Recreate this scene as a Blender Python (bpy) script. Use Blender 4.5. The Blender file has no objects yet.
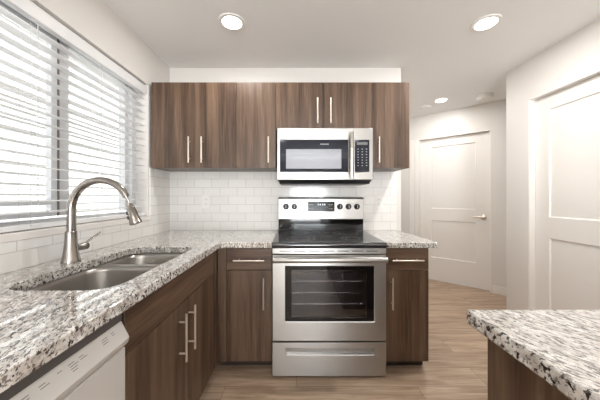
import bpy, bmesh, math, random
from mathutils import Vector, Matrix
random.seed(7)
S = bpy.context.scene
COL = S.collection

# ------------------------------------------------------------------ camera, world, exposure
EYE = 1.205
cam_d = bpy.data.cameras.new('camera'); cam = bpy.data.objects.new('camera', cam_d); COL.objects.link(cam)
cam.location = (0, 0, EYE); cam.rotation_euler = (math.radians(90), 0, 0)
cam_d.sensor_width = 36; cam_d.lens = 15.3
cam_d.shift_x = 3.5/600; cam_d.shift_y = -3.0/600
cam_d.clip_start = 0.02
S.camera = cam

W = bpy.data.worlds.new('daylight'); S.world = W; W.use_nodes = True
wn = W.node_tree; wn.nodes.clear()
wo = wn.nodes.new('ShaderNodeOutputWorld'); wb = wn.nodes.new('ShaderNodeBackground')
wb.inputs[1].default_value = 1.7
# bright overcast sky and pale surroundings above the horizon, dimmer ground below
wc = wn.nodes.new('ShaderNodeTexCoord'); wsx = wn.nodes.new('ShaderNodeSeparateXYZ'); wr_ = wn.nodes.new('ShaderNodeValToRGB')
wmr = wn.nodes.new('ShaderNodeMapRange'); wmr.inputs['From Min'].default_value = -1; wmr.inputs['From Max'].default_value = 1
wn.links.new(wc.outputs['Generated'], wsx.inputs[0]); wn.links.new(wsx.outputs[2], wmr.inputs['Value']); wn.links.new(wmr.outputs[0], wr_.inputs[0])
wr_.color_ramp.elements[0].position = 0.30; wr_.color_ramp.elements[0].color = (0.34, 0.34, 0.33, 1)
wr_.color_ramp.elements[1].position = 0.42; wr_.color_ramp.elements[1].color = (0.98, 0.99, 1.0, 1)
wn.links.new(wr_.outputs[0], wb.inputs[0])
wn.links.new(wb.outputs[0], wo.inputs[0])

sun = bpy.data.lights.new('sun', 'SUN'); sun.energy = 7.5; sun.angle = math.radians(3); sun.color = (1.0, 0.98, 0.95)
sun_o = bpy.data.objects.new('sun', sun); COL.objects.link(sun_o)   # stands over the roof and lights the house next door
sun_o.rotation_euler = (0, math.radians(46), 0); sun_o.location = (6, 0, 8)
CAN_POWER = 15.0
S.view_settings.view_transform = 'Standard'; S.view_settings.look = 'None'
S.view_settings.gamma = 1.0; S.view_settings.use_curve_mapping = False
S.view_settings.exposure = -0.22
S.cycles.max_bounces = 10; S.cycles.diffuse_bounces = 6; S.cycles.glossy_bounces = 5
S.cycles.transparent_max_bounces = 12
S.cycles.use_denoising = True
S.cycles.sample_clamp_indirect = 6.0
S.cycles.caustics_reflective = False; S.cycles.caustics_refractive = False

def portal(loc, rot, sx, sy, name):
    l = bpy.data.lights.new(name, 'AREA'); l.shape = 'RECTANGLE'; l.size = sx; l.size_y = sy
    l.cycles.is_portal = True
    o = bpy.data.objects.new(name, l); COL.objects.link(o); o.location = loc; o.rotation_euler = rot
    return o
# daylight enters by the kitchen window; an added upturned patio lamp brightens the ceiling
portal((-1.345, 1.215, 1.57), (0, math.radians(-90), 0), 1.04, 1.62, 'kitchen_window_daylight')
l = bpy.data.lights.new('patio_ceiling_fill', 'AREA'); l.shape = 'RECTANGLE'; l.size = 1.3; l.size_y = 2.0; l.energy = 330.0; l.color = (0.93, 0.965, 1.0); l.spread = math.radians(130)
o = bpy.data.objects.new('patio_ceiling_fill', l); COL.objects.link(o); o.location = (0.45, -4.80, 1.10); o.rotation_euler = (math.radians(138), 0, 0)

# ------------------------------------------------------------------ dimensions
ZC = 0.899           # worktop height
ZT = 0.861           # underside of worktop
CEIL = 2.399
XL = -1.175          # left wall
YB = 2.36            # back wall
XR = 2.02            # right wall

# ------------------------------------------------------------------ materials
def lin(c):
    return tuple(((v/255)/12.92 if v/255 <= 0.04045 else ((v/255+0.055)/1.055)**2.4) for v in c) + (1.0,)

class NT:
    def __init__(s, name):
        s.m = bpy.data.materials.new(name); s.m.use_nodes = True
        s.t = s.m.node_tree; s.p = s.t.nodes['Principled BSDF']; s.out = s.t.nodes['Material Output']
    def n(s, typ, **kw):
        x = s.t.nodes.new(typ)
        for k, v in kw.items():
            if k.startswith('i_'):
                x.inputs[k[2:].replace('_', ' ')].default_value = v
            else:
                setattr(x, k, v)
        return x
    def l(s, a, b): s.t.links.new(a, b)
    def coord(s, scale=(1,1,1), rot=(0,0,0), loc=(0,0,0), rnd=0.0):
        c = s.n('ShaderNodeTexCoord'); m = s.n('ShaderNodeMapping')
        m.inputs['Scale'].default_value = scale; m.inputs['Rotation'].default_value = rot; m.inputs['Location'].default_value = loc
        src = c.outputs['Object']
        if rnd:
            oi = s.n('ShaderNodeObjectInfo'); mu = s.n('ShaderNodeMath', operation='MULTIPLY'); mu.inputs[1].default_value = rnd
            s.l(oi.outputs['Random'], mu.inputs[0])
            ad = s.n('ShaderNodeVectorMath', operation='ADD'); cb = s.n('ShaderNodeCombineXYZ')
            for i in range(3): s.l(mu.outputs[0], cb.inputs[i])
            s.l(src, ad.inputs[0]); s.l(cb.outputs[0], ad.inputs[1]); src = ad.outputs[0]
        s.l(src, m.inputs['Vector'])
        return m.outputs[0]
    def noise(s, vec, scale, detail=3, rough=0.5, dist=0.0):
        x = s.n('ShaderNodeTexNoise'); x.inputs['Scale'].default_value = scale; x.inputs['Detail'].default_value = detail
        x.inputs['Roughness'].default_value = rough; x.inputs['Distortion'].default_value = dist
        s.l(vec, x.inputs['Vector']); return x.outputs['Fac']
    def ramp(s, fac, stops, interp='LINEAR'):
        r = s.n('ShaderNodeValToRGB'); r.color_ramp.interpolation = interp
        e = r.color_ramp.elements
        while len(e) < len(stops): e.new(0.5)
        for el, (p, c) in zip(e, stops): el.position = p; el.color = c if len(c) == 4 else tuple(c)+(1,)
        s.l(fac, r.inputs[0]); return r.outputs[0]
    def mix(s, fac, a, b, mode='MIX'):
        x = s.n('ShaderNodeMix', data_type='RGBA', blend_type=mode)
        for v, k in ((fac, 0), (a, 6), (b, 7)):
            if hasattr(v, 'is_linked'): s.l(v, x.inputs[k])
            else: x.inputs[k].default_value = v
        return x.outputs[2]
    def bump(s, h, strength=0.2, dist=0.002):
        b = s.n('ShaderNodeBump'); b.inputs['Strength'].default_value = strength; b.inputs['Distance'].default_value = dist
        s.l(h, b.inputs['Height']); s.l(b.outputs[0], s.p.inputs['Normal'])
    def set(s, col=None, rough=None, metal=None, spec=None, coat=None):
        i = s.p.inputs
        if col is not None: i['Base Color'].default_value = col
        if rough is not None: i['Roughness'].default_value = rough
        if metal is not None: i['Metallic'].default_value = metal
        if spec is not None: i['Specular IOR Level'].default_value = spec
        if coat is not None: i['Coat Weight'].default_value = coat; i['Coat Roughness'].default_value = 0.06
        return s

def paint(name, c, rough=0.55, grain=0.05):
    t = NT(name).set(lin(c), rough)
    v = t.coord(); t.bump(t.noise(v, 260, 2), grain, 0.001)
    return t.m
M = {}
M['wall'] = paint('wall_paint', (223, 219, 214))
M['ceiling'] = paint('ceiling_paint', (240, 239, 237), 0.8, 0.08)
M['trimwhite'] = paint('trim_paint', (236, 232, 227), 0.35, 0.01)
M['doorwhite'] = paint('door_paint', (232, 228, 223), 0.38, 0.01)
M['vinyl'] = paint('window_vinyl', (225, 226, 228), 0.35, 0.01)
M['siding'] = paint('siding_paint', (236, 236, 235), 0.6, 0.0)
M['plastic'] = paint('white_plastic', (238, 236, 232), 0.3, 0.0)

def wood(name, horiz=False, tint=1.0):
    t = NT(name)
    def sc(a, b): return (b, b, a) if not horiz else (a, a, b)     # a along the grain
    if horiz: v = t.coord((1.6, 1.6, 42), rnd=9.0); v2 = t.coord((0.9, 0.9, 12), rnd=9.0)
    else: v = t.coord((42, 42, 1.6), rnd=9.0); v2 = t.coord((12, 12, 0.55), rnd=9.0)
    fine = t.noise(v, 2.4, 5, 0.62, 0.3); wide = t.noise(v2, 1.1, 3, 0.55, 0.5)
    k = tint
    def c(r, g, b):
        x = lin((r, g, b)); return (x[0]*k*0.80, x[1]*k*0.77, x[2]*k*0.75, 1)
    a = t.ramp(wide, [(0.36, c(54, 36, 26)), (0.47, c(92, 70, 54)), (0.60, c(134, 110, 90))])
    b = t.ramp(fine, [(0.28, c(52, 37, 27)), (0.5, c(92, 71, 55)), (0.75, c(136, 113, 93))])
    col = t.mix(0.5, a, b)
    t.l(col, t.p.inputs['Base Color']); t.set(rough=0.38)
    t.bump(fine, 0.08, 0.001)
    return t.m
M['wood'] = wood('walnut_laminate'); M['woodh'] = wood('walnut_laminate_level_grain', True)
M['woodend'] = wood('walnut_laminate_edge')
M['toe'] = NT('toe_kick_board').set(lin((48, 38, 32)), 0.6).m

def floor_mat():
    t = NT('vinyl_plank')
    c = t.n('ShaderNodeTexCoord'); br = t.n('ShaderNodeTexBrick')
    br.offset = 0.37; br.offset_frequency = 2; br.squash = 1.0
    br.inputs['Scale'].default_value = 1.0; br.inputs['Brick Width'].default_value = 1.22; br.inputs['Row Height'].default_value = 0.18
    br.inputs['Mortar Size'].default_value = 0.0012; br.inputs['Mortar Smooth'].default_value = 0.3
    br.inputs['Color1'].default_value = (0, 0, 0, 1); br.inputs['Color2'].default_value = (1, 1, 1, 1); br.inputs['Mortar'].default_value = (0.5, 0.5, 0.5, 1)
    t.l(c.outputs['Object'], br.inputs['Vector'])
    # every plank its own grain: shift the grain by the plank's tone
    sep = t.n('ShaderNodeSeparateColor'); t.l(br.outputs['Color'], sep.inputs[0])
    mu = t.n('ShaderNodeMath', operation='MULTIPLY'); mu.inputs[1].default_value = 13.0; t.l(sep.outputs[0], mu.inputs[0])
    cb = t.n('ShaderNodeCombineXYZ'); t.l(mu.outputs[0], cb.inputs[0]); t.l(mu.outputs[0], cb.inputs[1])
    ad = t.n('ShaderNodeVectorMath', operation='ADD'); t.l(c.outputs['Object'], ad.inputs[0]); t.l(cb.outputs[0], ad.inputs[1])
    m = t.n('ShaderNodeMapping'); m.inputs['Scale'].default_value = (1.2, 14, 1); t.l(ad.outputs[0], m.inputs[0])
    m2 = t.n('ShaderNodeMapping'); m2.inputs['Scale'].default_value = (2.0, 60, 1); t.l(ad.outputs[0], m2.inputs[0])
    g = t.noise(m.outputs[0], 1.6, 5, 0.6, 0.8); f = t.noise(m2.outputs[0], 2.0, 4, 0.6, 0.2)
    a = t.ramp(g, [(0.28, lin((124, 100, 80))), (0.5, lin((176, 151, 128))), (0.70, lin((210, 189, 166)))])
    b = t.ramp(f, [(0.3, lin((120, 96, 76))), (0.6, lin((196, 172, 149)))])
    col = t.mix(0.35, a, b)
    tone = t.ramp(sep.outputs[0], [(0.0, (0.88, 0.87, 0.86)), (1.0, (1.06, 1.05, 1.04))])
    col = t.mix(1.0, col, tone, 'MULTIPLY')
    col = t.mix(br.outputs['Fac'], col, lin((84, 66, 52)))
    t.l(col, t.p.inputs['Base Color']); t.set(rough=0.42)
    t.bump(f, 0.06, 0.001)
    return t.m
M['floor'] = floor_mat()

def granite():
    t = NT('granite')
    r0 = t.coord((1, 1, 1), (0, 0, math.radians(62)))
    def st(sc, loc=(0, 0, 0)):
        m = t.n('ShaderNodeMapping'); m.inputs['Scale'].default_value = sc; m.inputs['Location'].default_value = loc; t.l(r0, m.inputs[0]); return m.outputs[0]
    v = st((1, 2.0, 1.5))
    base = t.ramp(t.noise(v, 20, 4, 0.6, 0.5), [(0.36, lin((184, 177, 169))), (0.50, lin((214, 209, 203))), (0.62, lin((238, 236, 232)))])
    tan = t.noise(st((1, 2.0, 1.5), (5.1, 2.2, 7)), 52, 3, 0.6, 0.3)
    base = t.mix(t.ramp(tan, [(0.56, (0, 0, 0)), (0.62, (0.7, 0.7, 0.7))]), base, lin((160, 150, 141)))
    gr = t.noise(st((1, 2.7, 1.5), (1.1, 9.2, 3)), 62, 4, 0.6, 0.4)
    base = t.mix(t.ramp(gr, [(0.555, (0, 0, 0)), (0.595, (0.85, 0.85, 0.85))]), base, lin((104, 95, 90)))
    bn = t.noise(st((1, 2.5, 1.3), (3.7, 8.1, 2.2)), 52, 4, 0.62, 0.4)
    base = t.mix(t.ramp(bn, [(0.560, (0, 0, 0)), (0.585, (0.97, 0.97, 0.97))]), base, lin((40, 35, 34)))
    t.l(base, t.p.inputs['Base Color']); t.set(rough=0.05, spec=1.0, coat=0.6); t.p.inputs['Coat Roughness'].default_value = 0.02
    return t.m
M['granite'] = granite()

def tile(name, axis):
    t = NT(name)
    c = t.n('ShaderNodeTexCoord'); sp = t.n('ShaderNodeSeparateXYZ'); cb = t.n('ShaderNodeCombineXYZ')
    t.l(c.outputs['Object'], sp.inputs[0])
    a1 = t.n('ShaderNodeMath', operation='ADD'); a1.inputs[1].default_value = 1.097 + 0.157*20 if axis == 0 else 0.157*20 - YB + 0.04
    a2 = t.n('ShaderNodeMath', operation='ADD'); a2.inputs[1].default_value = -ZC + 0.0787*20
    t.l(sp.outputs[axis], a1.inputs[0]); t.l(sp.outputs[2], a2.inputs[0])
    t.l(a1.outputs[0], cb.inputs[0]); t.l(a2.outputs[0], cb.inputs[1])
    br = t.n('ShaderNodeTexBrick'); br.offset = 0.5; br.offset_frequency = 2
    br.inputs['Scale'].default_value = 1.0; br.inputs['Brick Width'].default_value = 0.157; br.inputs['Row Height'].default_value = 0.0787
    br.inputs['Mortar Size'].default_value = 0.0016; br.inputs['Mortar Smooth'].default_value = 0.25
    br.inputs['Color1'].default_value = lin((240, 239, 236)); br.inputs['Color2'].default_value = lin((235, 233, 230))
    br.inputs['Mortar'].default_value = lin((202, 199, 194))
    t.l(cb.outputs[0], br.inputs['Vector']); t.l(br.outputs['Color'], t.p.inputs['Base Color'])
    t.set(rough=0.12)
    inv = t.n('ShaderNodeMath', operation='SUBTRACT'); inv.inputs[0].default_value = 1.0; t.l(br.outputs['Fac'], inv.inputs[1])
    wv = t.noise(t.coord(), 14, 2, 0.5)
    hh = t.n('ShaderNodeMath', operation='MULTIPLY_ADD'); hh.inputs[1].default_value = 0.25
    t.l(wv, hh.inputs[0]); t.l(inv.outputs[0], hh.inputs[2])
    t.bump(hh.outputs[0], 0.5, 0.0015)
    return t.m
M['tile_back'] = tile('subway_tile_back', 0); M['tile_left'] = tile('subway_tile_left', 1)

def steel(name, c, rough, axis=0, bs=0.05, aniso=0.0):
    t = NT(name).set(lin(c), rough, 1.0)
    if aniso:
        t.p.inputs['Anisotropic'].default_value = aniso
        tg = t.n('ShaderNodeTangent', direction_type='RADIAL', axis='Z'); t.l(tg.outputs[0], t.p.inputs['Tangent']); t.p.inputs['Anisotropic Rotation'].default_value = 0.25
    sc = [220, 220, 220]; sc[axis] = 3
    n = t.noise(t.coord(tuple(sc)), 3, 3, 0.6)
    mr = t.n('ShaderNodeMapRange'); mr.inputs['To Min'].default_value = rough*0.8; mr.inputs['To Max'].default_value = rough*1.25
    t.l(n, mr.inputs['Value']); t.l(mr.outputs[0], t.p.inputs['Roughness'])
    t.bump(n, bs, 0.0006)
    return t.m
M['steel'] = steel('brushed_stainless', (176, 174, 171), 0.34, 0, 0.015, 0.7)
M['sinksteel'] = steel('sink_stainless', (176, 172, 167), 0.30, 1)
M['nickel'] = steel('brushed_nickel', (158, 152, 146), 0.22, 2, 0.02)
M['handle'] = steel('satin_nickel_bar', (226, 216, 204), 0.36, 2, 0.01)
M['chrome'] = NT('polished_steel').set(lin((215, 212, 208)), 0.10, 1.0).m
M['black'] = NT('black_plastic').set(lin((26, 26, 28)), 0.35).m
M['darkstrip'] = NT('dark_grey_strip').set(lin((84, 80, 78)), 0.5).m
M['blackglass'] = NT('black_glass').set(lin((12, 12, 14)), 0.06, spec=0.5).m
M['navyglass'] = NT('microwave_black_glass').set(lin((20, 23, 36)), 0.08, spec=0.25).m
M['enamel'] = NT('oven_enamel').set(lin((112, 112, 116)), 0.4).m
M['dw'] = paint('dishwasher_white', (206, 202, 197), 0.32, 0.0)
M['ink'] = NT('printed_grey').set(lin((128, 124, 121)), 0.6).m
M['legend'] = NT('printed_white').set(lin((186, 186, 190)), 0.5).m
M['slot'] = NT('dark_slot').set(lin((40, 38, 36)), 0.7).m

def cook():
    t = NT('ceramic_cooktop')
    n = t.noise(t.coord((1, 1, 1)), 700, 2, 0.5)
    col = t.ramp(n, [(0.55, lin((28, 28, 30))), (0.66, lin((74, 74, 76)))])
    t.l(col, t.p.inputs['Base Color']); t.set(rough=0.12, spec=0.7)
    return t.m
M['cook'] = cook()

def mwmesh():
    t = NT('microwave_screen')
    v = t.n('ShaderNodeTexVoronoi', feature='F1'); v.inputs['Scale'].default_value = 130; v.inputs['Randomness'].default_value = 0.0
    t.l(t.coord(), v.inputs['Vector'])
    col = t.ramp(v.outputs['Distance'], [(0.28, lin((96, 98, 106))), (0.42, lin((150, 152, 160)))])
    t.l(col, t.p.inputs['Base Color']); t.set(rough=0.3, coat=0.6)
    return t.m
M['mwmesh'] = mwmesh()

def thin_glass(name, tint, f=0.08, rough=0.0):
    t = NT(name); t.t.nodes.remove(t.p)
    tr = t.n('ShaderNodeBsdfTransparent'); gl = t.n('ShaderNodeBsdfGlossy'); mx = t.n('ShaderNodeMixShader'); fr = t.n('ShaderNodeFresnel')
    tr.inputs[0].default_value = tint; gl.inputs[0].default_value = (1, 1, 1, 1); gl.inputs['Roughness'].default_value = rough
    fr.inputs[0].default_value = 1.5 if f < 0.1 else 2.0
    ge = t.n('ShaderNodeNewGeometry'); iv = t.n('ShaderNodeMath', operation='SUBTRACT'); iv.inputs[0].default_value = 1.0; t.l(ge.outputs['Backfacing'], iv.inputs[1])
    mu = t.n('ShaderNodeMath', operation='MULTIPLY'); t.l(fr.outputs[0], mu.inputs[0]); t.l(iv.outputs[0], mu.inputs[1])
    t.l(mu.outputs[0], mx.inputs[0]); t.l(tr.outputs[0], mx.inputs[1]); t.l(gl.outputs[0], mx.inputs[2]); t.l(mx.outputs[0], t.out.inputs[0])
    return t.m
M['glass'] = thin_glass('window_glass', (0.97, 0.98, 0.98, 1))
M['ovenglass'] = thin_glass('oven_glass', (0.66, 0.66, 0.69, 1), 0.2, 0.02)

def blindmat():
    t = NT('blind_slat_white').set(lin((232, 232, 232)), 0.4)
    t.p.inputs['Subsurface Weight'].default_value = 0.0
    return t.m
M['blind'] = blindmat()
M['cord'] = NT('blind_cord').set(lin((205, 205, 205)), 0.7).m

def emis(name, c, s):
    t = NT(name).set(lin((250, 250, 250)), 0.5)
    t.p.inputs['Emission Color'].default_value = c; t.p.inputs['Emission Strength'].default_value = s
    return t.m
M['lens'] = emis('lamp_lens', (1.0, 0.93, 0.84, 1), 9.0)
M['lcd'] = NT('display_dark').set(lin((14, 14, 16)), 0.15, spec=0.2).m
M['clock'] = emis('clock_digits', (0.75, 0.88, 1.0, 1), 0.5)

# ------------------------------------------------------------------ mesh helpers
class MB:
    def __init__(s): s.b = bmesh.new()
    def box(s, x0, x1, y0, y1, z0, z1):
        x0, x1 = sorted((x0, x1)); y0, y1 = sorted((y0, y1)); z0, z1 = sorted((z0, z1))
        v = [s.b.verts.new(p) for p in ((x0,y0,z0),(x1,y0,z0),(x1,y1,z0),(x0,y1,z0),(x0,y0,z1),(x1,y0,z1),(x1,y1,z1),(x0,y1,z1))]
        for f in ((3,2,1,0),(4,5,6,7),(0,1,5,4),(1,2,6,5),(2,3,7,6),(3,0,4,7)): s.b.faces.new([v[i] for i in f])
        return s
    def prism(s, poly, axis, a, b):
        """poly in the two other axes (in x,y,z order), extruded along axis from a to b"""
        def pt(p, t):
            q = list(p); q.insert(axis, t); return q
        lo = [s.b.verts.new(pt(p, a)) for p in poly]; hi = [s.b.verts.new(pt(p, b)) for p in poly]
        n = len(poly)
        s.b.faces.new(lo[::-1]); s.b.faces.new(hi)
        for i in range(n): s.b.faces.new((lo[i], lo[(i+1) % n], hi[(i+1) % n], hi[i]))
        return s
    def tube(s, pts, rad, seg=14, cap=True):
        pts = [Vector(p) for p in pts]
        if not hasattr(rad, '__len__'): rad = [rad]*len(pts)
        rings = []; ref = None
        for i, p in enumerate(pts):
            d = (pts[min(i+1, len(pts)-1)] - pts[max(i-1, 0)]).normalized()
            if ref is None:
                ref = Vector((0,0,1)) if abs(d.z) < 0.9 else Vector((1,0,0))
            u = d.cross(ref).normalized(); w = u.cross(d).normalized(); ref = w
            rings.append([s.b.verts.new(p + (u*math.cos(2*math.pi*k/seg) + w*math.sin(2*math.pi*k/seg))*rad[i]) for k in range(seg)])
        for a, b in zip(rings, rings[1:]):
            for k in range(seg): s.b.faces.new((a[k], a[(k+1) % seg], b[(k+1) % seg], b[k]))
        if cap: s.b.faces.new(rings[0][::-1]); s.b.faces.new(rings[-1])
        return s
    def cyl(s, p0, p1, r0, r1=None, seg=20): return s.tube([p0, p1], [r0, r0 if r1 is None else r1], seg)
    def lathe(s, prof, base, axis=(0,0,1), seg=28):
        """prof = [(radius, distance along axis)]"""
        ax = Vector(axis).normalized(); base = Vector(base)
        ref = Vector((0,0,1)) if abs(ax.z) < 0.9 else Vector((1,0,0))
        u = ax.cross(ref).normalized(); w = ax.cross(u).normalized(); rings = []
        for r, h in prof:
            rings.append([s.b.verts.new(base + ax*h + (u*math.cos(2*math.pi*k/seg) + w*math.sin(2*math.pi*k/seg))*max(r, 1e-5)) for k in range(seg)])
        for a, b in zip(rings, rings[1:]):
            for k in range(seg): s.b.faces.new((a[k], a[(k+1) % seg], b[(k+1) % seg], b[k]))
        s.b.faces.new(rings[0][::-1]); s.b.faces.new(rings[-1])
        return s
    def frame(s, x0, x1, z0, z1, hx0, hx1, hz0, hz1, y0, y1):
        """a board in the xz plane with a rectangular hole, one closed ring"""
        o = [(x0,z0),(x1,z0),(x1,z1),(x0,z1)]; h = [(hx0,hz0),(hx1,hz0),(hx1,hz1),(hx0,hz1)]
        V = {}
        for nm, loop in (('o', o), ('h', h)):
            for yy in (y0, y1):
                V[nm, yy] = [s.b.verts.new((a, yy, c)) for a, c in loop]
        for i in range(4):
            j = (i+1) % 4
            s.b.faces.new((V['o',y0][i], V['o',y0][j], V['h',y0][j], V['h',y0][i]))
            s.b.faces.new((V['o',y1][j], V['o',y1][i], V['h',y1][i], V['h',y1][j]))
            s.b.faces.new((V['o',y0][j], V['o',y0][i], V['o',y1][i], V['o',y1][j]))
            s.b.faces.new((V['h',y0][i], V['h',y0][j], V['h',y1][j], V['h',y1][i]))
        return s
    def slab(s, outer, holes, z0, z1):
        """flat slab with holes, outlines in xy"""
        for zz in (z0, z1):
            ed = []
            loops = []
            for lp in [outer] + holes:
                vs = [s.b.verts.new((x, y, zz)) for x, y in lp]; loops.append(vs)
                ed += [s.b.edges.new((vs[i], vs[(i+1) % len(vs)])) for i in range(len(vs))]
            bmesh.ops.triangle_fill(s.b, edges=ed, use_beauty=True, use_dissolve=False)
            if zz == z0: L0 = loops
            else: L1 = loops
        for a, b in zip(L0, L1):
            n = len(a)
            for i in range(n): s.b.faces.new((a[i], a[(i+1) % n], b[(i+1) % n], b[i]))
        return s
    def build(s, name, mat, parent=None, bevel=0.0, seg=2, origin=None, local=False, smooth=38, flip=False):
        bmesh.ops.recalc_face_normals(s.b, faces=s.b.faces)
        if origin is None:
            if parent is not None: origin = Vector((0,0,0)) if local else parent.matrix_world.translation.copy() if False else Vector(world_loc(parent))
            else: origin = Vector((0,0,0))
        origin = Vector(origin)
        bmesh.ops.translate(s.b, verts=s.b.verts, vec=-origin)
        me = bpy.data.meshes.new(name); s.b.to_mesh(me); s.b.free()
        me.materials.append(mat)
        o = bpy.data.objects.new(name, me); COL.objects.link(o)
        if parent is not None: o.parent = parent
        else: o.location = origin
        if smooth:
            for p in me.polygons: p.use_smooth = True
            me.set_sharp_from_angle(angle=math.radians(smooth))
        if bevel:
            m = o.modifiers.new('edge', 'BEVEL'); m.width = bevel; m.segments = seg; m.limit_method = 'ANGLE'; m.angle_limit = math.radians(40)
            m.harden_normals = False
        return o

def world_loc(o):
    v = Vector((0,0,0))
    while o is not None:
        v += o.location; o = o.parent
    return v

def thing(name, label, cat, loc, group=None, rz=0.0):
    o = bpy.data.objects.new(name, None); COL.objects.link(o); o.location = loc; o.rotation_euler = (0, 0, rz)
    o.empty_display_size = 0.05
    o['label'] = label; o['category'] = cat
    if group: o['group'] = group
    return o
def tag(o, label, cat, group=None):
    o['label'] = label; o['category'] = cat
    if group: o['group'] = group
    return o
def struct(o):
    o['kind'] = 'structure'; return o

# ------------------------------------------------------------------ the shell
TH = 0.15
struct(MB().box(-1.5, 3.6, -5.2, 5.2, -0.12, 0).build('floor', M['floor'], smooth=0))
struct(MB().box(-1.5, 3.6, -5.2, 5.2, CEIL, CEIL+0.12).build('ceiling', M['ceiling'], smooth=0))
# left wall with the kitchen window
WY0, WY1, WZ0, WZ1 = 0.41, 2.022, 1.040, 2.094
w = MB()
w.box(XL-TH, XL, -4.75, WY0, 0, CEIL); w.box(XL-TH, XL, WY1, YB+0.12, 0, CEIL)
w.box(XL-TH, XL, WY0, WY1, 0, WZ0); w.box(XL-TH, XL, WY0, WY1, WZ1, CEIL)
struct(w.build('wall_left', M['wall'], smooth=0))
struct(MB().box(XL, 0.967, YB, YB+0.12, 0, CEIL).build('wall_back', M['wall'], smooth=0))
struct(MB().box(0.847, 0.967, YB+0.12, 4.9, 0, CEIL).build('wall_hall_left', M['wall'], smooth=0))
# right wall with its door opening, and the return behind it
DY0, DY1, DZ = 1.39, 2.225, 2.058
w = MB()
w.box(XR, XR+0.12, -4.75, DY0, 0, CEIL); w.box(XR, XR+0.12, DY1, 2.455, 0, CEIL); w.box(XR, XR+0.12, DY0, DY1, DZ, CEIL)
struct(w.build('wall_right', M['wall'], smooth=0))
struct(MB().box(XR+0.12, 3.4, 2.335, 2.455, 0, CEIL).build('wall_hall_right', M['wall'], smooth=0))
# rear wall of the living area, with a wide patio window
RX0, RX1, RZ0, RZ1 = -0.20, 1.10, 0.08, 2.10
w = MB()
w.box(XL, RX0, -4.75, -4.6, 0, CEIL); w.box(RX1, XR, -4.75, -4.6, 0, CEIL); w.box(RX0, RX1, -4.75, -4.6, 0, RZ0); w.box(RX0, RX1, -4.75, -4.6, RZ1, CEIL)
struct(w.build('wall_rear', M['wall'], smooth=0))
# hall wall, turned away at an angle
HA = math.atan2(-0.747, 0.83); HP = Vector((1.723, 3.854, 0))
HU0, HU1, HZ = 0.107, 0.970, 2.058
w = MB()
w.box(-1.05, HU0, 0, 0.12, 0, CEIL); w.box(HU1, 2.1, 0, 0.12, 0, CEIL); w.box(HU0, HU1, 0, 0.12, HZ, CEIL)
o = struct(w.build('wall_hall', M['wall'], smooth=0)); o.location = HP; o.rotation_euler = (0, 0, HA)

# backsplash tiles
struct(MB().box(XL+0.008, 0.925, YB-0.008, YB, ZC, 1.46).build('backsplash_back', M['tile_back'], smooth=0))
w = MB(); w.box(XL, XL+0.008, 0.12, YB, ZC, 1.022); w.box(XL, XL+0.008, WY1+0.014, YB, 1.022, 1.44)
struct(w.build('backsplash_left', M['tile_left'], smooth=0))

# baseboards
struct(MB().box(XR-0.014, XR, DY1+0.03, 2.455, 0, 0.1).build('baseboard_right', M['trimwhite'], bevel=0.003))
o = struct(MB().box(HU1+0.012, 1.75, -0.014, 0, 0, 0.1).build('baseboard_hall', M['trimwhite'], bevel=0.003)); o.location = HP; o.rotation_euler = (0,0,HA)
# thin jamb strips beside the hall door
o = struct(MB().box(HU0-0.115, HU0-0.062, -0.010, 0, 0, HZ).build('trim_1', M['trimwhite'], bevel=0.003)); o.location = HP; o.rotation_euler = (0,0,HA)
o = struct(MB().box(HU0-0.05, HU0-0.006, -0.006, 0, 0, HZ).build('trim_2', M['trimwhite'], bevel=0.003)); o.location = HP; o.rotation_euler = (0,0,HA)

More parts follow.
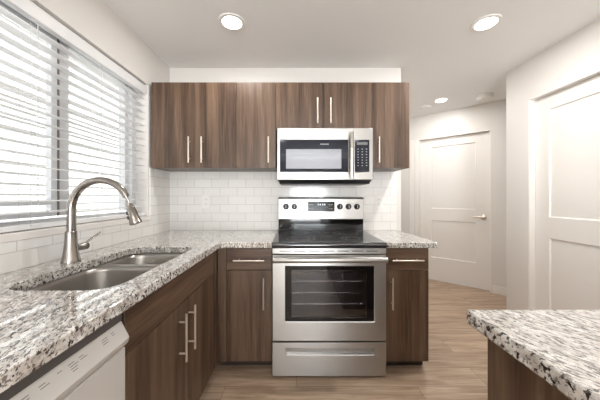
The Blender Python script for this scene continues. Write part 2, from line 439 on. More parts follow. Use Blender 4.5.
# two-panel door, built in local coordinates: x along the leaf, -y to the viewer
def panel_door(name, width, loc, rz, stile, rail, lever):
    root = bpy.data.objects.new(name, None); COL.objects.link(root); root.location = loc; root.rotation_euler = (0,0,rz); root['kind'] = 'structure'
    H = DZ
    j = MB(); d0, d1 = 0.0, 0.118
    j.box(0, 0.014, d0, d1, 0, H); j.box(width-0.014, width, d0, d1, 0, H); j.box(0, width, d0, d1, H-0.014, H)
    j.box(0.014, 0.026, 0.092, 0.108, 0, H-0.014); j.box(width-0.026, width-0.014, 0.092, 0.108, 0, H-0.014); j.box(0.014, width-0.014, 0.092, 0.108, H-0.026, H-0.014)
    struct(j.build('door_jamb', M['trimwhite'], root, local=True, bevel=0.0015))
    x0, x1, y0, y1 = 0.017, width-0.017, 0.050, 0.090
    zs = [0.008, rail, 0.868, 1.04, 1.925, H-0.018]
    b = MB()
    b.box(x0, x0+stile, y0, y1, zs[0], zs[5]); b.box(x1-stile, x1, y0, y1, zs[0], zs[5])
    for a, c in ((0,1),(2,3),(4,5)): b.box(x0+stile, x1-stile, y0, y1, zs[a], zs[c])
    leaf = struct(b.build('door_leaf', M['doorwhite'], root, local=True))
    for a, c in ((1,2),(3,4)):
        p = MB(); xa, xb, za, zb = x0+stile, x1-stile, zs[a], zs[c]; e = 0.007
        v = [p.b.verts.new(q) for q in ((xa,y0+0.001,za),(xb,y0+0.001,za),(xb,y0+0.001,zb),(xa,y0+0.001,zb),
             (xa+e,y0+0.011,za+e),(xb-e,y0+0.011,za+e),(xb-e,y0+0.011,zb-e),(xa+e,y0+0.011,zb-e))]
        for i in range(4): p.b.faces.new((v[i], v[(i+1)%4], v[4+(i+1)%4], v[4+i]))
        p.b.faces.new(v[4:]);
        vb = [p.b.verts.new(q) for q in ((xa,y1-0.004,za),(xb,y1-0.004,za),(xb,y1-0.004,zb),(xa,y1-0.004,zb))]
        p.b.faces.new(vb[::-1])
        for i in range(4): p.b.faces.new((v[i], vb[i], vb[(i+1)%4], v[(i+1)%4]))
        struct(p.build('door_panel', M['doorwhite'], root, local=True, smooth=0))
    if lever:
        lx = x1-0.06; lz = 0.945
        h = MB(); h.lathe([(0.031,0),(0.031,0.006),(0.026,0.010),(0.012,0.012),(0.011,0.05)], (lx, y0, lz), (0,-1,0), 24)
        h.tube([(lx+0.012, y0-0.048, lz), (lx-0.03, y0-0.05, lz), (lx-0.115, y0-0.046, lz)], [0.010, 0.009, 0.007], 12)
        o = h.build('door_handle', M['handle'], root, local=True); o['label'] = 'satin nickel lever'
    return root
panel_door('door_1', DY1-DY0, (XR, DY1, 0), math.radians(-90), 0.118, 0.27, False)
panel_door('door_2', HU1-HU0, HP + Vector((math.cos(HA)*HU0, math.sin(HA)*HU0, 0)), HA, 0.145, 0.335, True)

# kitchen window: sill, vinyl frame with a sliding sash, glass
wroot = bpy.data.objects.new('window_1', None); COL.objects.link(wroot); wroot.location = (XL-0.11, (WY0+WY1)/2, WZ0); wroot['kind'] = 'structure'
struct(MB().box(XL-0.12, XL+0.012, WY0-0.015, WY1+0.015, 1.022, 1.056).build('window_sill', M['trimwhite'], wroot, bevel=0.003))
f = MB(); fx0, fx1 = XL-0.148, XL-0.10
zb0 = 1.056; YM = 1.388
f.box(fx0, fx1, WY0, WY0+0.045, zb0, WZ1); f.box(fx0, fx1, WY1-0.045, WY1, zb0, WZ1)
f.box(fx0, fx1, WY0+0.045, WY1-0.045, zb0, zb0+0.038); f.box(fx0, fx1, WY0+0.045, WY1-0.045, WZ1-0.05, WZ1)
f.box(fx0, fx1, YM-0.042, YM+0.042, zb0+0.05, WZ1-0.05)
f.box(fx0, fx1, WY1-0.125, WY1-0.085, zb0+0.05, WZ1-0.05)
struct(f.build('window_frame', M['vinyl'], wroot, bevel=0.002))
f = MB(); g0, g1 = XL-0.118, XL-0.088
f.box(g0, g1, WY0+0.045, WY0+0.08, zb0+0.05, WZ1-0.05); f.box(g0, g1, YM-0.075, YM-0.042, zb0+0.05, WZ1-0.05)
f.box(g0, g1, WY0+0.08, YM-0.075, zb0+0.05, zb0+0.075); f.box(g0, g1, WY0+0.08, YM-0.075, WZ1-0.08, WZ1-0.05)
f.box(g0, g1, WY0+0.08, YM-0.075, 1.168, 1.192)
struct(f.build('window_sash', M['vinyl'], wroot, bevel=0.002))
struct(MB().box(g0+0.004, g1+0.001, YM-0.0415, YM-0.030, zb0+0.05, WZ1-0.05).build('sash_gap_strip', M['ink'], wroot))  # grey strip stands in for the dark gap between the sashes
struct(MB().box(XL-0.132, XL-0.128, WY0+0.04, WY1-0.04, zb0+0.045, WZ1-0.045).build('window_glass', M['glass'], wroot, smooth=0))
# pale lapped siding of the house next door, seen between the slats
m = MB()
for i in range(34):
    z = -0.1 + i*0.135; m.prism([(-3.60, z), (-3.555, z), (-3.595, z+0.135), (-3.60, z+0.135)], 1, -4.6, 6.0)
o = struct(m.build('exterior_siding', M['siding'], smooth=0))
# patio window behind the viewer
wr = bpy.data.objects.new('window_2', None); COL.objects.link(wr); wr.location = ((RX0+RX1)/2, -4.68, RZ0); wr['kind'] = 'structure'
f = MB()
f.box(RX0, RX0+0.06, -4.71, -4.64, RZ0, RZ1); f.box(RX1-0.06, RX1, -4.71, -4.64, RZ0, RZ1); f.box(RX0+0.06, RX1-0.06, -4.71, -4.64, RZ0, RZ0+0.06)
f.box(RX0+0.06, RX1-0.06, -4.71, -4.64, RZ1-0.06, RZ1); f.box(RX0+0.06, RX1-0.06, -4.71, -4.64, 1.0, 1.05)
struct(f.build('window_frame', M['vinyl'], wr, bevel=0.002))
struct(MB().box(RX0+0.05, RX1-0.05, -4.68, -4.675, RZ0+0.05, RZ1-0.05).build('window_glass', M['glass'], wr, smooth=0))

# ------------------------------------------------------------------ worktops
def rr(x0, x1, y0, y1, r, n=7):
    pts = []
    for cx, cy, a0 in ((x1-r, y1-r, 0), (x0+r, y1-r, 90), (x0+r, y0+r, 180), (x1-r, y0+r, 270)):
        for k in range(n+1):
            a = math.radians(a0 + 90*k/n); pts.append((cx+r*math.cos(a), cy+r*math.sin(a)))
    return pts
CXF = -0.515; CYF = 1.715
SX0, SX1, SY0, SY1 = -0.995, -0.615, 0.838, 1.565
outer = [(XL+0.008, 0.13), (CXF, 0.13), (CXF, CYF-0.03), (CXF+0.009, CYF-0.009), (CXF+0.03, CYF), (-0.166, CYF), (-0.166, YB-0.008), (XL+0.008, YB-0.008)]
o = MB().slab(outer, [rr(SX0, SX1, SY0, SY1, 0.085)], ZT, ZC).build('countertop', M['granite'], bevel=0.004)
tag(o, 'speckled granite corner worktop with the sink set into it', 'countertop')
o = MB().slab([(0.602, CYF), (0.948, CYF), (0.948, YB-0.008), (0.602, YB-0.008)], [], ZT, ZC).build('countertop', M['granite'], bevel=0.004)
tag(o, 'short granite worktop to the right of the oven range', 'countertop')
IX0, IY1 = 0.463, 0.697
o = MB().slab([(IX0, -0.9), (1.55, -0.9), (1.55, IY1), (IX0, IY1)], [], ZT, ZC).build('countertop', M['granite'], bevel=0.005)
tag(o, 'speckled granite worktop on the island in the near right corner', 'countertop')

# ------------------------------------------------------------------ cabinets
def bar(p0, p1, out, parent, name='handle', r=0.0058):
    """bar pull from p0 to p1 standing off by vector out"""
    p0, p1, out = Vector(p0), Vector(p1), Vector(out)
    d = (p1-p0).normalized(); L = (p1-p0).length
    m = MB(); m.cyl(p0+out, p1+out, r, seg=14)
    for t in (0.17, 0.83):
        q = p0 + d*L*t; m.cyl(q - out*0.0, q+out, r*0.8, seg=10)
    o = m.build(name, M['handle'], parent); o['label'] = 'satin nickel bar handle'
    return o
TK = 0.078
FB = 1.745           # face of base doors on the back run
def carcass(root, x0, x1, y0, y1, z0, z1, front, top=True, name='body'):
    """hollow box of 16 mm board, open at the front ('-y' or '+x')"""
    t = 0.016; m = MB()
    m.box(x0, x1, y0, y1, z0, z0+t)
    if top: m.box(x0, x1, y0, y1, z1-t, z1)
    za, zb = z0+t, (z1-t if top else z1)
    if front == '-y':
        m.box(x0, x0+t, y0, y1, za, zb); m.box(x1-t, x1, y0, y1, za, zb); m.box(x0+t, x1-t, y1-t, y1, za, zb)
    else:
        m.box(x0, x1, y0, y0+t, za, zb); m.box(x0, x1, y1-t, y1, za, zb); m.box(x0, x0+t, y0+t, y1-t, za, zb)
    return m.build(name, M['wood'], root, smooth=0)
g = 0.0013
def base_cab(label, x0, x1, hside, dx0=None):
    root = thing('base_cabinet', label, 'cabinet', ((x0+x1)/2, 2.05, 0))
    carcass(root, x0, x1, FB+0.021, YB-0.004, TK, ZT-0.001, '-y')
    MB().box(x0, x1, FB+0.085, FB+0.10, 0, TK).build('toe_kick', M['toe'], root)
    a = x0 if dx0 is None else dx0
    if dx0 is not None:
        MB().box(x0, dx0-g, FB, FB+0.02, TK, ZT-0.004).build('filler_panel', M['wood'], root, bevel=0.001)
    dr = MB().box(a+g, x1-g, FB, FB+0.02, 0.706, ZT-0.006).build('drawer', M['woodh'], root, bevel=0.0012)
    cx = (a+x1)/2
    bar((cx-0.105, FB, 0.776), (cx+0.105, FB, 0.776), (0, -0.03, 0), dr)
    do = MB().box(a+g, x1-g, FB, FB+0.02, TK+0.002, 0.7025).build('door', M['wood'], root, bevel=0.0012)
    hx = x1-0.055 if hside > 0 else a+0.045
    bar((hx, FB, 0.445), (hx, FB, 0.66), (0, -0.03, 0), do)
    return root
base_cab('brown wood base cabinet with one drawer to the left of the oven range', -0.538, -0.168, 1, dx0=-0.478)
base_cab('narrow brown wood base cabinet with one drawer right of the oven range', 0.603, 0.905, -1)

# sink base, facing +x
XF = -0.54
root = thing('sink_cabinet', 'dark wood base cabinet with two doors under the kitchen sink', 'cabinet', (-0.85, 1.23, 0))
carcass(root, XL+0.01, XF-0.021, 0.80, 1.66, TK, ZT-0.001, '+x', top=False)
MB().box(XF-0.10, XF-0.085, 0.80, 1.742, 0, TK).build('toe_kick', M['toe'], root)
MB().box(XF-0.02, XF, 0.802, 1.66, 0.706, ZT-0.004).build('front_panel', M['woodh'], root, bevel=0.0012)
MB().box(XF-0.02, XF, 1.662, FB-0.001, TK, ZT-0.004).build('filler_panel', M['wood'], root, bevel=0.0012)
ym = 1.2275
for y0, y1, hy in ((0.802, ym-g, ym-0.05), (ym+g, 1.659, ym+0.05)):
    d = MB().box(XF-0.02, XF, y0, y1, TK+0.002, 0.7025).build('door', M['wood'], root, bevel=0.0012)
    bar((XF, hy, 0.445), (XF, hy, 0.665), (0.032, 0, 0), d)

# island base
root = thing('island_cabinet', 'dark wood panelled island base under the near right worktop', 'cabinet', (1.0, -0.1, 0))
MB().box(0.520, 1.50, -0.85, 0.655, TK, ZT-0.001).build('body', M['wood'], root, smooth=0)
MB().box(0.57, 1.45, -0.80, 0.60, 0, TK).build('toe_kick', M['toe'], root)
MB().box(0.503, 0.519, -0.868, 0.672, 0.0, ZT-0.001).build('side_panel', M['wood'], root, bevel=0.001)
MB().box(0.520, 1.50, 0.656, 0.672, 0.0, ZT-0.001).build('end_panel', M['wood'], root, bevel=0.001)

# upper cabinets
UF, UZ0, UZ1 = 2.03, 1.438, 2.118
def upper(label, x0, x1, z0, doors, handles):
    root = thing('wall_cabinet', label, 'cabinet', ((x0+x1)/2, 2.2, z0), 'wall cabinets over the worktop')
    carcass(root, x0, x1, UF+0.021, YB-0.001, z0, UZ1, '-y')
    for (a, b), (hx, h0, h1) in zip(doors, handles):
        d = MB().box(a+g, b-g, UF, UF+0.02, z0-0.002, UZ1).build('door', M['wood'], root, bevel=0.0012)
        bar((hx, UF, h0), (hx, UF, h1), (0, -0.03, 0), d)
    return root
def ux(px): return (px-296.5)*UF/255
def hx(px): return (px-296.5)*(UF-0.03)/255
u = [ux(v) for v in (151.3, 195, 236, 275.8, 323.8, 371.8, 409.6)]
upper('two-door brown wall cabinet in the corner beside the window', u[0], u[2], UZ0, [(u[0], u[1]), (u[1], u[2])], [(hx(188.3), 1.475, 1.68), (hx(201.2), 1.475, 1.68)])
upper('single-door brown wall cabinet between the corner cabinet and the microwave', u[2], u[3], UZ0, [(u[2], u[3])], [(hx(268.3), 1.475, 1.68)])
upper('short two-door brown wall cabinet directly above the microwave', u[3], u[5], 1.7495, [(u[3], u[4]), (u[4], u[5])], [(hx(317.6), 1.785, 1.985), (hx(330.8), 1.785, 1.985)])
upper('narrow single-door brown wall cabinet to the right of the microwave', u[5], u[6], UZ0, [(u[5], u[6])], [(hx(379.4), 1.475, 1.68)])

# ------------------------------------------------------------------ oven range
RXA, RXB = -0.163, 0.599; RF = 1.697
def rx(px, d=RF): return (px-296.5)*d/255
def rz(py, d=RF): return EYE-(py-197)*d/255
root = thing('oven_range', 'stainless steel electric range with black glass top and oven window', 'stove', (0.218, 2.0, 0))
m = MB(); m.box(RXA, RXA+0.02, 1.745, 2.33, 0.02, 0.862); m.box(RXB-0.02, RXB, 1.745, 2.33, 0.02, 0.862); m.box(RXA+0.02, RXB-0.02, 2.30, 2.33, 0.02, 0.862)
m.box(RXA+0.02, RXB-0.02, 1.745, 2.30, 0.02, 0.04); m.box(RXA+0.02, RXB-0.02, 1.745, 2.30, 0.84, 0.862)
m.build('body', M['darkstrip'], root, smooth=0)
for fx in (RXA+0.05, RXB-0.05):
    MB().cyl((fx, 1.80, 0), (fx, 1.80, 0.022), 0.018).build('foot', M['black'], root)
# cooktop
zc1 = 0.903
m = MB(); m.prism([(1.690, 0.866), (1.686, 0.874), (1.686, 0.894), (1.693, zc1), (2.272, zc1), (2.272, 0.866)], 0, RXA, RXB)
ct = m.build('cooktop', M['cook'], root, bevel=0.002)
for bx, by, br_ in ((0.03, 1.86, 0.105), (0.41, 1.86, 0.085), (0.03, 2.13, 0.075), (0.41, 2.13, 0.10), (0.22, 2.15, 0.05)):
    r_ = MB()
    for rad in (br_, br_*0.62):
        n = 40; a = [r_.b.verts.new((bx+rad*math.cos(2*math.pi*k/n), by+rad*math.sin(2*math.pi*k/n), zc1+0.0004)) for k in range(n)]
        b = [r_.b.verts.new((bx+(rad-0.003)*math.cos(2*math.pi*k/n), by+(rad-0.003)*math.sin(2*math.pi*k/n), zc1+0.0004)) for k in range(n)]
        for k in range(n): r_.b.faces.new((a[k], a[(k+1)%n], b[(k+1)%n], b[k]))
    r_.build('burner_ring', M['ink'], ct)
# backguard
BG = 2.27
m = MB(); m.prism([(2.29, 1.008), (2.262, 1.008), (2.272, 1.19), (2.285, 1.203), (2.34, 1.203), (2.34, 1.008)], 0, RXA, RXB)
bgd = m.build('backguard', M['steel'], root, bevel=0.003)
MB().box(RXA+0.003, RXB-0.003, 2.276, 2.335, zc1, 1.008).build('back_panel', M['blackglass'], root, bevel=0.002)
def bgy(z): return 2.262 + (z-1.008)*(0.010/0.182)
x0, x1, z0, z1 = rx(308, 2.265), rx(334.6, 2.265), rz(211.6, 2.265), rz(201.8, 2.265)
dsp = MB().prism([(bgy(z0)-0.003, z0), (bgy(z1)-0.003, z1), (bgy(z1)+0.01, z1), (bgy(z0)+0.01, z0)], 0, x0, x1).build('display', M['lcd'], bgd, bevel=0.001)
cm = MB()
zc = (z0+z1)/2
for i in range(4):
    xx = (x0+x1)/2 - 0.03 + i*0.017 + (0.004 if i > 1 else 0)
    cm.box(xx, xx+0.010, bgy(zc)-0.0045, bgy(zc)-0.0028, zc+0.012, zc+0.026)
cm.build('clock', M['clock'], dsp)
lg = MB()
for sx in (x0+0.012, x0+0.032, x1-0.052, x1-0.032):
    for zz in (zc-0.022, zc+0.014): lg.box(sx, sx+0.014, bgy(zc)-0.0040, bgy(zc)-0.0026, zz, zz+0.008)
lg.build('key_legends', M['legend'], dsp)
for px in (286, 294.4, 340, 348.6, 357):
    kx, kz = rx(px, 2.262), rz(206.6, 2.262)
    k = MB().lathe([(0.026, 0), (0.026, 0.004), (0.019, 0.006), (0.0175, 0.026), (0.015, 0.029)], (kx, bgy(kz), kz), (0,-1,-0.05), 24).build('knob', M['black'], bgd)
    MB().box(kx-0.0022, kx+0.0022, bgy(kz)-0.0325, bgy(kz)-0.027, kz-0.014, kz+0.015).build('pointer', M['legend'], k)
# front trim with vent slots under the cooktop
tr = MB().box(RXA+0.002, RXB-0.002, 1.699, 1.745, 0.826, 0.864).build('vent_trim', M['steel'], root, bevel=0.002)
v = MB()
for i in range(7):
    a = RXA+0.05+i*0.0965; v.box(a, a+0.075, 1.6982, 1.70, 0.842, 0.847)
v.build('vent_slots', M['slot'], tr)
# oven door with window
zd0, zd1 = rz(341.5), rz(254.5)
hx0, hx1, hz0, hz1 = rx(285.3), rx(374.2), rz(321.6), rz(266.2)
door = MB().frame(RXA+0.002, RXB-0.002, zd0, zd1-0.002, hx0, hx1, hz0, hz1, RF, RF+0.045).build('oven_door', M['steel'], root, bevel=0.004)
ix0, ix1, iz0, iz1 = rx(291.5), rx(366.8), rz(317.8), rz(270)
MB().frame(hx0, hx1, hz0, hz1, ix0, ix1, iz0, iz1, RF+0.003, RF+0.030).build('window_border', M['blackglass'], door, bevel=0.001)
MB().box(ix0, ix1, RF+0.006, RF+0.010, iz0, iz1).build('window_glass', M['ovenglass'], door, smooth=0)
hz_ = rz(259.3, RF-0.04)
h = MB()
hp = []
for i in range(13):
    t = i/12; xx = RXA+0.012 + (RXB-RXA-0.024)*t
    hp.append((xx, RF-0.045-0.012*math.sin(math.pi*t), hz_-0.004+0.004*math.sin(math.pi*t)))
h.tube(hp, 0.0195, 18)
for xx in (RXA+0.03, RXB-0.03): h.box(xx-0.014, xx+0.014, RF-0.045, RF+0.002, hz_-0.013, hz_+0.009)
h.build('oven_handle', M['steel'], door)
# cavity: liner and racks behind the glass
c = MB(); cy0, cy1 = RF+0.05, 2.18; cx0, cx1 = RXA+0.06, RXB-0.06; cz0, cz1 = 0.30, 0.80
c.box(cx0, cx1, cy1, cy1+0.01, cz0, cz1); c.box(cx0-0.01, cx0, cy0, cy1, cz0, cz1); c.box(cx1, cx1+0.01, cy0, cy1, cz0, cz1)
c.box(cx0, cx1, cy0, cy1, cz0-0.01, cz0); c.box(cx0, cx1, cy0, cy1, cz1, cz1+0.01)
c.build('oven_liner', M['enamel'], root, smooth=0)
for zz in (0.46, 0.62):
    r_ = MB()
    for i in range(3): r_.cyl((cx0+0.002, cy0+0.03+i*0.21, zz), (cx1-0.002, cy0+0.03+i*0.21, zz), 0.0035, seg=8)
    for i in range(22):
        xx = cx0+0.02+i*(cx1-cx0-0.04)/21; r_.cyl((xx, cy0+0.02, zz+0.005), (xx, cy1-0.02, zz+0.005), 0.002, seg=6)
    r_.build('oven_rack', M['chrome'], root)
# storage drawer with a grip slot
zw0, zw1 = 0.012, zd0-0.006
sx0, sx1, sz0, sz1 = rx(286), rx(374), rz(354.6), rz(348.2)
dw_ = MB().frame(RXA+0.002, RXB-0.002, zw0, zw1, sx0, sx1, sz0, sz1, RF-0.002, RF+0.045).build('storage_drawer', M['steel'], root, bevel=0.003)
MB().prism([(RF+0.04, sz0-0.004), (RF+0.026, sz0-0.004), (RF+0.020, sz1+0.004), (RF+0.04, sz1+0.004)], 0, sx0-0.004, sx1+0.004).build('drawer_grip', M['steel'], dw_)

# ------------------------------------------------------------------ microwave
MF = 1.992
def mx(px): return (px-296.5)*MF/255
def mz(py): return EYE-(py-197)*MF/255
root = thing('microwave', 'stainless over-the-range microwave with dark window, mounted above the stove', 'microwave', (0.218, 2.2, 1.33))
MXA, MXB = mx(277.2), mx(372.8); mt, mb_ = 1.7445, mz(179.8)
MB().box(MXA+0.002, MXB-0.002, MF+0.03, YB-0.009, mb_-0.012, mt-0.001).build('body', M['black'], root, bevel=0.002)
MB().prism([(MF+0.012, mb_-0.001), (MF+0.035, mb_-0.03), (2.30, mb_-0.03), (2.32, mb_-0.012), (MF+0.03, mb_-0.010)], 0, MXA+0.015, MXB-0.015).build('underside_vent', M['black'], root, bevel=0.001)
xs = mx(353.8)
door = MB().frame(MXA, xs-0.001, mb_, mt, mx(280), mx(348.3), mz(171.8), mz(139.8), MF, MF+0.03).build('door', M['steel'], root, bevel=0.003)
wx0, wx1, wz0, wz1 = mx(286), mx(341.5), mz(168.6), mz(149)
MB().frame(mx(280), mx(348.3), mz(171.8), mz(139.8), wx0, wx1, wz0, wz1, MF+0.001, MF+0.028).build('window_border', M['navyglass'], door, bevel=0.001)
MB().box(wx0, wx1, MF+0.003, MF+0.02, wz0, wz1).build('window_screen', M['mwmesh'], door, smooth=0)
lm = MB()
for i in range(9): 
    a = mx(320.3)+i*0.0075; lm.box(a, a+0.0052, MF+0.0002, MF+0.002, mz(144.7), mz(143.6))
lm.build('logo', M['legend'], door, smooth=0)
hxm = mx(350.6)
h = MB(); pts = []
for i in range(11):
    t = i/10; pts.append((hxm, MF-0.034-0.012*math.sin(math.pi*t), mz(177.5)+(mz(133.5)-mz(177.5))*t))
h.tube(pts, 0.0135, 16)
for zz in (mz(175.5), mz(135.5)): h.box(hxm-0.010, hxm+0.010, MF-0.036, MF+0.002, zz-0.010, zz+0.010)
h.build('handle', M['chrome'], door)
pan = MB().frame(xs+0.001, MXB, mb_, mt, mx(354.9), mx(369.4), mz(171.8), mz(139.8), MF, MF+0.03).build('control_panel', M['steel'], root, bevel=0.003)
kp = MB().box(mx(354.9), mx(369.4), MF+0.001, MF+0.02, mz(171.8), mz(139.8)).build('keypad', M['navyglass'], pan, smooth=0)
ky = MB()
for r in range(7):
    for c_ in range(3):
        a = mx(357.2)+c_*0.033; zz = mz(149.6+r*2.75); ky.box(a+0.002, a+0.012, MF+0.0002, MF+0.002, zz+0.002, zz+0.0065)
ky.build('key_legends', M['legend'], kp, smooth=0)
MB().box(mx(357), mx(367.5), MF+0.0002, MF+0.002, mz(144.8), mz(142.2)).build('display', M['enamel'], kp, smooth=0)

# ------------------------------------------------------------------ dishwasher
DA, DB = 0.19, 0.795; DX = -0.531
root = thing('dishwasher', 'white dishwasher with a tilted control panel beneath the near worktop', 'dishwasher', (-0.85, 0.49, 0))
MB().box(XL+0.05, DX-0.045, DA+0.004, DB-0.004, 0.05, 0.845).build('body', M['darkstrip'], root, smooth=0)
MB().box(DX-0.044, DX-0.012, DA+0.002, DB-0.002, 0.822, ZT-0.001).build('top_strip', M['darkstrip'], root, smooth=0)
MB().prism([(DX-0.044, 0.742), (DX-0.004, 0.742), (DX+0.010, 0.757), (DX+0.013, 0.772), (DX-0.012, 0.821), (DX-0.044, 0.821)], 1, DA+0.002, DB-0.002).build('control_panel', M['dw'], root, bevel=0.004)
cp = root.children[-1] if root.children else None
MB().box(DX-0.044, DX, DA+0.002, DB-0.002, 0.10, 0.741).build('door', M['dw'], root, bevel=0.004)
MB().box(DX-0.10, DX-0.085, DA, DB, 0, 0.098).build('toe_kick', M['toe'], root)
pn = [c for c in bpy.data.objects if c.name == 'control_panel.001'][0]
nv = Vector((0.049, 0, 0.025)).normalized()   # face normal of the panel
p0 = Vector((DX+0.013, 0, 0.772)); up = Vector((-0.025, 0, 0.049)).normalized()
def mark(mb, y, u0, u1, w):
    c = p0 + up*u0
    q = [p0+up*u0, p0+up*u1]
    a = q[0]+nv*0.0003; b = q[1]+nv*0.0003
    mb.b.faces.new([mb.b.verts.new(v) for v in ((a.x,y,a.z),(a.x,y+w,a.z),(b.x,y+w,b.z),(b.x,y,b.z))])
mk = MB()
for y, rows, w in ((0.735, 2, 0.018), (0.70, 3, 0.026), (0.628, 2, 0.022), (0.598, 4, 0.024), (0.568, 1, 0.016), (0.53, 2, 0.022), (0.485, 5, 0.030), (0.42, 3, 0.028), (0.36, 1, 0.03)):
    for r in range(rows): mark(mk, y+0.004*random.random(), 0.040-r*0.0062, 0.0420-r*0.0062, w*(0.6+0.4*random.random()))
mk.build('panel_lettering', M['ink'], pn, smooth=0)
tag(MB().box(XL+0.01, XF, 0.145, 0.187, 0, ZT-0.001).build('end_panel', M['wood'], origin=(-0.85, 0.165, 0), bevel=0.001), 'dark wood end panel closing the worktop beside the dishwasher', 'panel')

# ------------------------------------------------------------------ sink
root = thing('kitchen_sink', 'stainless steel double-bowl sink set under the granite worktop', 'sink', ((SX0+SX1)/2, 1.2, ZT-0.2))
def bowl(x0, x1, y0, y1, depth, name):
    m = MB(); zt = ZT-0.0015
    def ring(inset, r, z): return [m.b.verts.new((x, y, z)) for x, y in rr(x0+inset, x1-inset, y0+inset, y1-inset, max(r-inset*0.3, 0.012), 6)]
    R = 0.075
    rings = [ring(0.0, R, zt-0.0005), ring(0.004, R, zt-0.02), ring(0.010, R, zt-depth*0.8), ring(0.020, R, zt-depth*0.93), ring(0.045, R, zt-depth)]
    n = len(rings[0])
    for a, b in zip(rings, rings[1:]):
        for k in range(n): m.b.faces.new((a[k], a[(k+1)%n], b[(k+1)%n], b[k]))
    m.b.faces.new(rings[-1])
    o = m.build(name, M['sinksteel'], root, smooth=50)
    s_ = o.modifiers.new('sheet', 'SOLIDIFY'); s_.thickness = 0.0012; s_.offset = 1
    return o
fl = MB(); e = 0.004
e = 0.0
fl.slab(rr(SX0-0.03, SX1+0.03, SY0-0.03, SY1+0.03, 0.1), [rr(SX0-e, SX1+e, SY0-e, 1.285-0.019, 0.075, 6), rr(SX0-e, SX1+e, 1.285+0.019, SY1+e, 0.075, 6)], ZT-0.0018, ZT-0.0006)
fl.build('rim', M['sinksteel'], root)
# one divider between bowls: the near bowl larger
YD = 1.285
bowl(SX0, SX1, SY0, YD-0.019, 0.20, 'bowl')
bowl(SX0, SX1, YD+0.019, SY1, 0.17, 'bowl')
for yy, dd in ((1.06, 0.2), (1.43, 0.17)):
    MB().lathe([(0.043, 0.0), (0.043, 0.003), (0.034, 0.004), (0.03, 0.001)], (-0.80, yy, ZT-0.0015-dd+0.0005), (0,0,1), 24).build('drain', M['chrome'], root)

# ------------------------------------------------------------------ faucet
FY = 1.2
def fx_(px): return (px-296.5)*FY/255
def fz_(py): return EYE-(py-197)*FY/255
root = thing('kitchen_faucet', 'brushed nickel gooseneck pull-down faucet behind the sink', 'faucet', (-1.061, FY, ZC))
MB().lathe([(0.038, 0.0005), (0.038, 0.006), (0.034, 0.02), (0.029, 0.05), (0.0250, 0.085), (0.0230, 0.125), (0.0228, 0.142), (0.019, 0.146)], (-1.061, FY, ZC), (0,0,1), 32).build('body', M['nickel'], root)
cx, tz = -1.059, fz_(180.2)
R = 0.1356; zc_ = tz - R
pts = [(cx, FY, ZC+0.143), (cx, FY, ZC+0.18), (cx, FY, ZC+0.22), (cx, FY, zc_-0.0)]
for i in range(1, 21):
    a = math.pi - math.radians(154)*i/20
    pts.append((cx+R+R*math.cos(a), FY, zc_+R*math.sin(a)))
rad = [0.0180]*4 + [0.0180-0.0035*i/20 for i in range(1, 21)]
MB().tube(pts, rad, 22).build('spout', M['nickel'], root)
e = Vector(pts[-1]); dirv = (Vector(pts[-1])-Vector(pts[-2])).normalized()
hd = Vector((0.33, 0, -0.94)).normalized()
MB().tube([e-dirv*0.003, e+dirv*0.01, e+dirv*0.012+hd*0.026], [0.0085, 0.005, 0.0045], 12).build('hose', M['nickel'], root)
hb = e+dirv*0.012+hd*0.024
sh = MB().lathe([(0.0085, 0), (0.0130, 0.003), (0.0140, 0.018), (0.0175, 0.022), (0.0215, 0.066), (0.0265, 0.094), (0.0265, 0.100), (0.0225, 0.102)], hb, hd, 28).build('spray_head', M['nickel'], root)
sd = Vector((-hd.z*-1, 0, 0)); side = Vector((-0.94, -0.25, -0.33)).normalized()
side = (Vector((-0.94, -0.34, 0)) - hd*Vector((-0.94, -0.34, 0)).dot(hd)).normalized()
bt = MB()
for t in (0.042, 0.064): bt.cyl(hb+hd*t+side*0.012, hb+hd*t+side*(0.0245+0.08*(t-0.042)), 0.0085, seg=12)
bt.build('spray_button', M['black'], sh)
lv = MB(); hz0_ = ZC+0.062
lv.lathe([(0.017, 0), (0.017, 0.03), (0.0185, 0.034), (0.0185, 0.058), (0.012, 0.064)], (-1.059, FY+0.020, hz0_), (0.12, 1, 0.03), 22)
lever = lv.build('valve_hub', M['nickel'], root)
MB().tube([(-1.060, FY+0.066, hz0_+0.004), (-1.052, FY+0.10, hz0_+0.028), (-1.044, FY+0.158, hz0_+0.058)], [0.0058, 0.005, 0.0045], 12).build('lever', M['nickel'], lever)

# ------------------------------------------------------------------ blind
BX = XL-0.040; BY0, BY1 = WY0+0.008, WY1-0.008
root = thing('window_blind', 'white horizontal slat blind hanging inside the kitchen window', 'blind', (BX, (BY0+BY1)/2, 1.07))
MB().prism([(BX+0.024, 2.010), (BX+0.032, 2.014), (BX+0.032, 2.076), (BX+0.026, 2.082), (BX+0.020, 2.082), (BX+0.020, 2.010)], 1, BY0, BY1).build('valance', M['blind'], root, bevel=0.001)
MB().box(BX-0.028, BX+0.018, BY0+0.004, BY1-0.004, 2.045, 2.090).build('headrail', M['blind'], root, bevel=0.001)
sl = MB(); z = 1.133
tilt = math.radians(-4)
while z < 2.03:
    hw = 0.0255; t = 0.0013
    c, s_ = math.cos(tilt), math.sin(tilt)
    pr = []
    for a, b in ((-hw, 0), (-hw*0.4, 0.0018), (hw*0.4, 0.0018), (hw, 0), (hw, t*2), (hw*0.4, 0.0018+t*2), (-hw*0.4, 0.0018+t*2), (-hw, t*2)):
        pr.append((BX+a*c-b*s_, z+a*s_+b*c))
    sl.prism(pr, 1, BY0+0.006, BY1-0.006); z += 0.0525
sl.build('slats', M['blind'], root, smooth=30)
MB().box(BX-0.025, BX+0.025, BY0+0.006, BY1-0.006, 1.060, 1.082).build('bottom_rail', M['blind'], root, bevel=0.003)
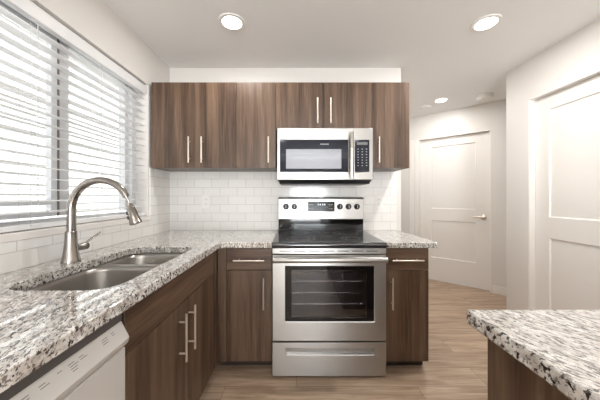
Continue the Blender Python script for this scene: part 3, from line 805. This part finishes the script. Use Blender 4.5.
for yy in (0.62, 1.14, 1.52, 1.90):
    m = MB()
    for xx in (BX-0.027, BX+0.027): m.cyl((xx, yy, 1.07), (xx, yy, 2.05), 0.0009, seg=6)
    m.build('ladder_cord', M['cord'], root)
MB().tube([(BX+0.034, 1.165, 2.0), (BX+0.034, 1.165, 1.19), (BX+0.034, 1.175, 1.16), (BX+0.034, 1.215, 1.135)], 0.0018, 8).build('pull_cord', M['cord'], root)
MB().cyl((BX+0.036, 1.545, 1.22), (BX+0.036, 1.545, 2.0), 0.0022, seg=8).build('tilt_wand', M['cord'], root)

# ------------------------------------------------------------------ outlets
for px, label in ((206.3, 'white wall outlet on the tiles beneath the corner wall cabinet'), (378.5, 'white wall outlet on the tiles right of the stove control panel')):
    x = (px-296.5)*YB/255; zz = 1.159; y = YB-0.008
    root = thing('wall_outlet', label, 'outlet', (x, y, zz-0.057), 'outlets on the backsplash')
    MB().box(x-0.035, x+0.035, y-0.005, y, zz-0.057, zz+0.057).build('cover_plate', M['plastic'], root, bevel=0.002)
    for dz in (-0.021, 0.021):
        r_ = MB().box(x-0.017, x+0.017, y-0.0072, y-0.004, zz+dz-0.0145, zz+dz+0.0145).build('receptacle', M['plastic'], root, bevel=0.002)
        s_ = MB()
        for dx in (-0.0065, 0.0065): s_.box(x+dx-0.0012, x+dx+0.0012, y-0.0076, y-0.007, zz+dz-0.003, zz+dz+0.007)
        s_.build('slot', M['slot'], r_, smooth=0)

# ------------------------------------------------------------------ ceiling fittings
def can(x, y, r, label, power):
    root = thing('recessed_light', label, 'ceiling light', (x, y, CEIL), 'recessed ceiling lights')
    m = MB(); n = 36
    prof = [(r*1.38, 0), (r*1.36, -0.006), (r*1.12, -0.009), (r*1.02, -0.006), (r*1.0, -0.001)]
    m.lathe([(a, -h) for a, h in prof], (x, y, CEIL), (0,0,-1), n)
    m.build('trim_ring', M['plastic'], root)
    MB().lathe([(r, 0.004), (r, 0.0075), (r*0.9, 0.009)], (x, y, CEIL), (0,0,-1), n).build('lens', M['lens'], root)
    l = bpy.data.lights.new('lamp', 'AREA'); l.shape = 'DISK'; l.size = r*2; l.energy = power; l.color = (1.0, 0.99, 0.975)
    lo = bpy.data.objects.new('lamp', l); COL.objects.link(lo); lo.parent = root; lo.location = (0, 0, -0.012)
can(-0.44, 1.74, 0.064, 'lit recessed ceiling light above the oven and left worktop', CAN_POWER*0.55)
can(1.30, 1.75, 0.064, 'lit recessed ceiling light over the walkway near the white side door', CAN_POWER*1.3)
can(1.78, 3.14, 0.060, 'lit recessed ceiling light in the hall near the far door', CAN_POWER*0.6)
# unseen lamps of the same kind, added behind the viewer for light and reflections
can(-0.3, -1.2, 0.064, 'added unseen recessed light over the living area by the window wall', CAN_POWER*0.4)
can(1.2, -1.2, 0.064, 'added unseen recessed light over the living area behind the island', CAN_POWER*0.4)


x, y = 1.718, 3.383
o = MB().lathe([(0.075, 0), (0.075, 0.008), (0.066, 0.018), (0.03, 0.022)], (x, y, CEIL), (0,0,-1), 30).build('ceiling_disc', M['plastic'], origin=(x, y, CEIL))
tag(o, 'small unlit white disc on the hall ceiling beside the lit one', 'ceiling fitting')
x, y = 2.21, 3.0
root = thing('smoke_detector', 'round white smoke detector on the ceiling before the hall door', 'smoke detector', (x, y, CEIL))
MB().lathe([(0.088, 0), (0.088, 0.014), (0.080, 0.016)], (x, y, CEIL), (0,0,-1), 36).build('base', M['plastic'], root)
MB().lathe([(0.079, 0.016), (0.082, 0.020), (0.082, 0.034), (0.072, 0.046), (0.03, 0.050)], (x, y, CEIL), (0,0,-1), 36).build('cover', M['plastic'], root)
MB().lathe([(0.012, 0.048), (0.012, 0.053), (0.009, 0.054)], (x, y, CEIL), (0,0,-1), 20).build('test_button', M['vinyl'], root)
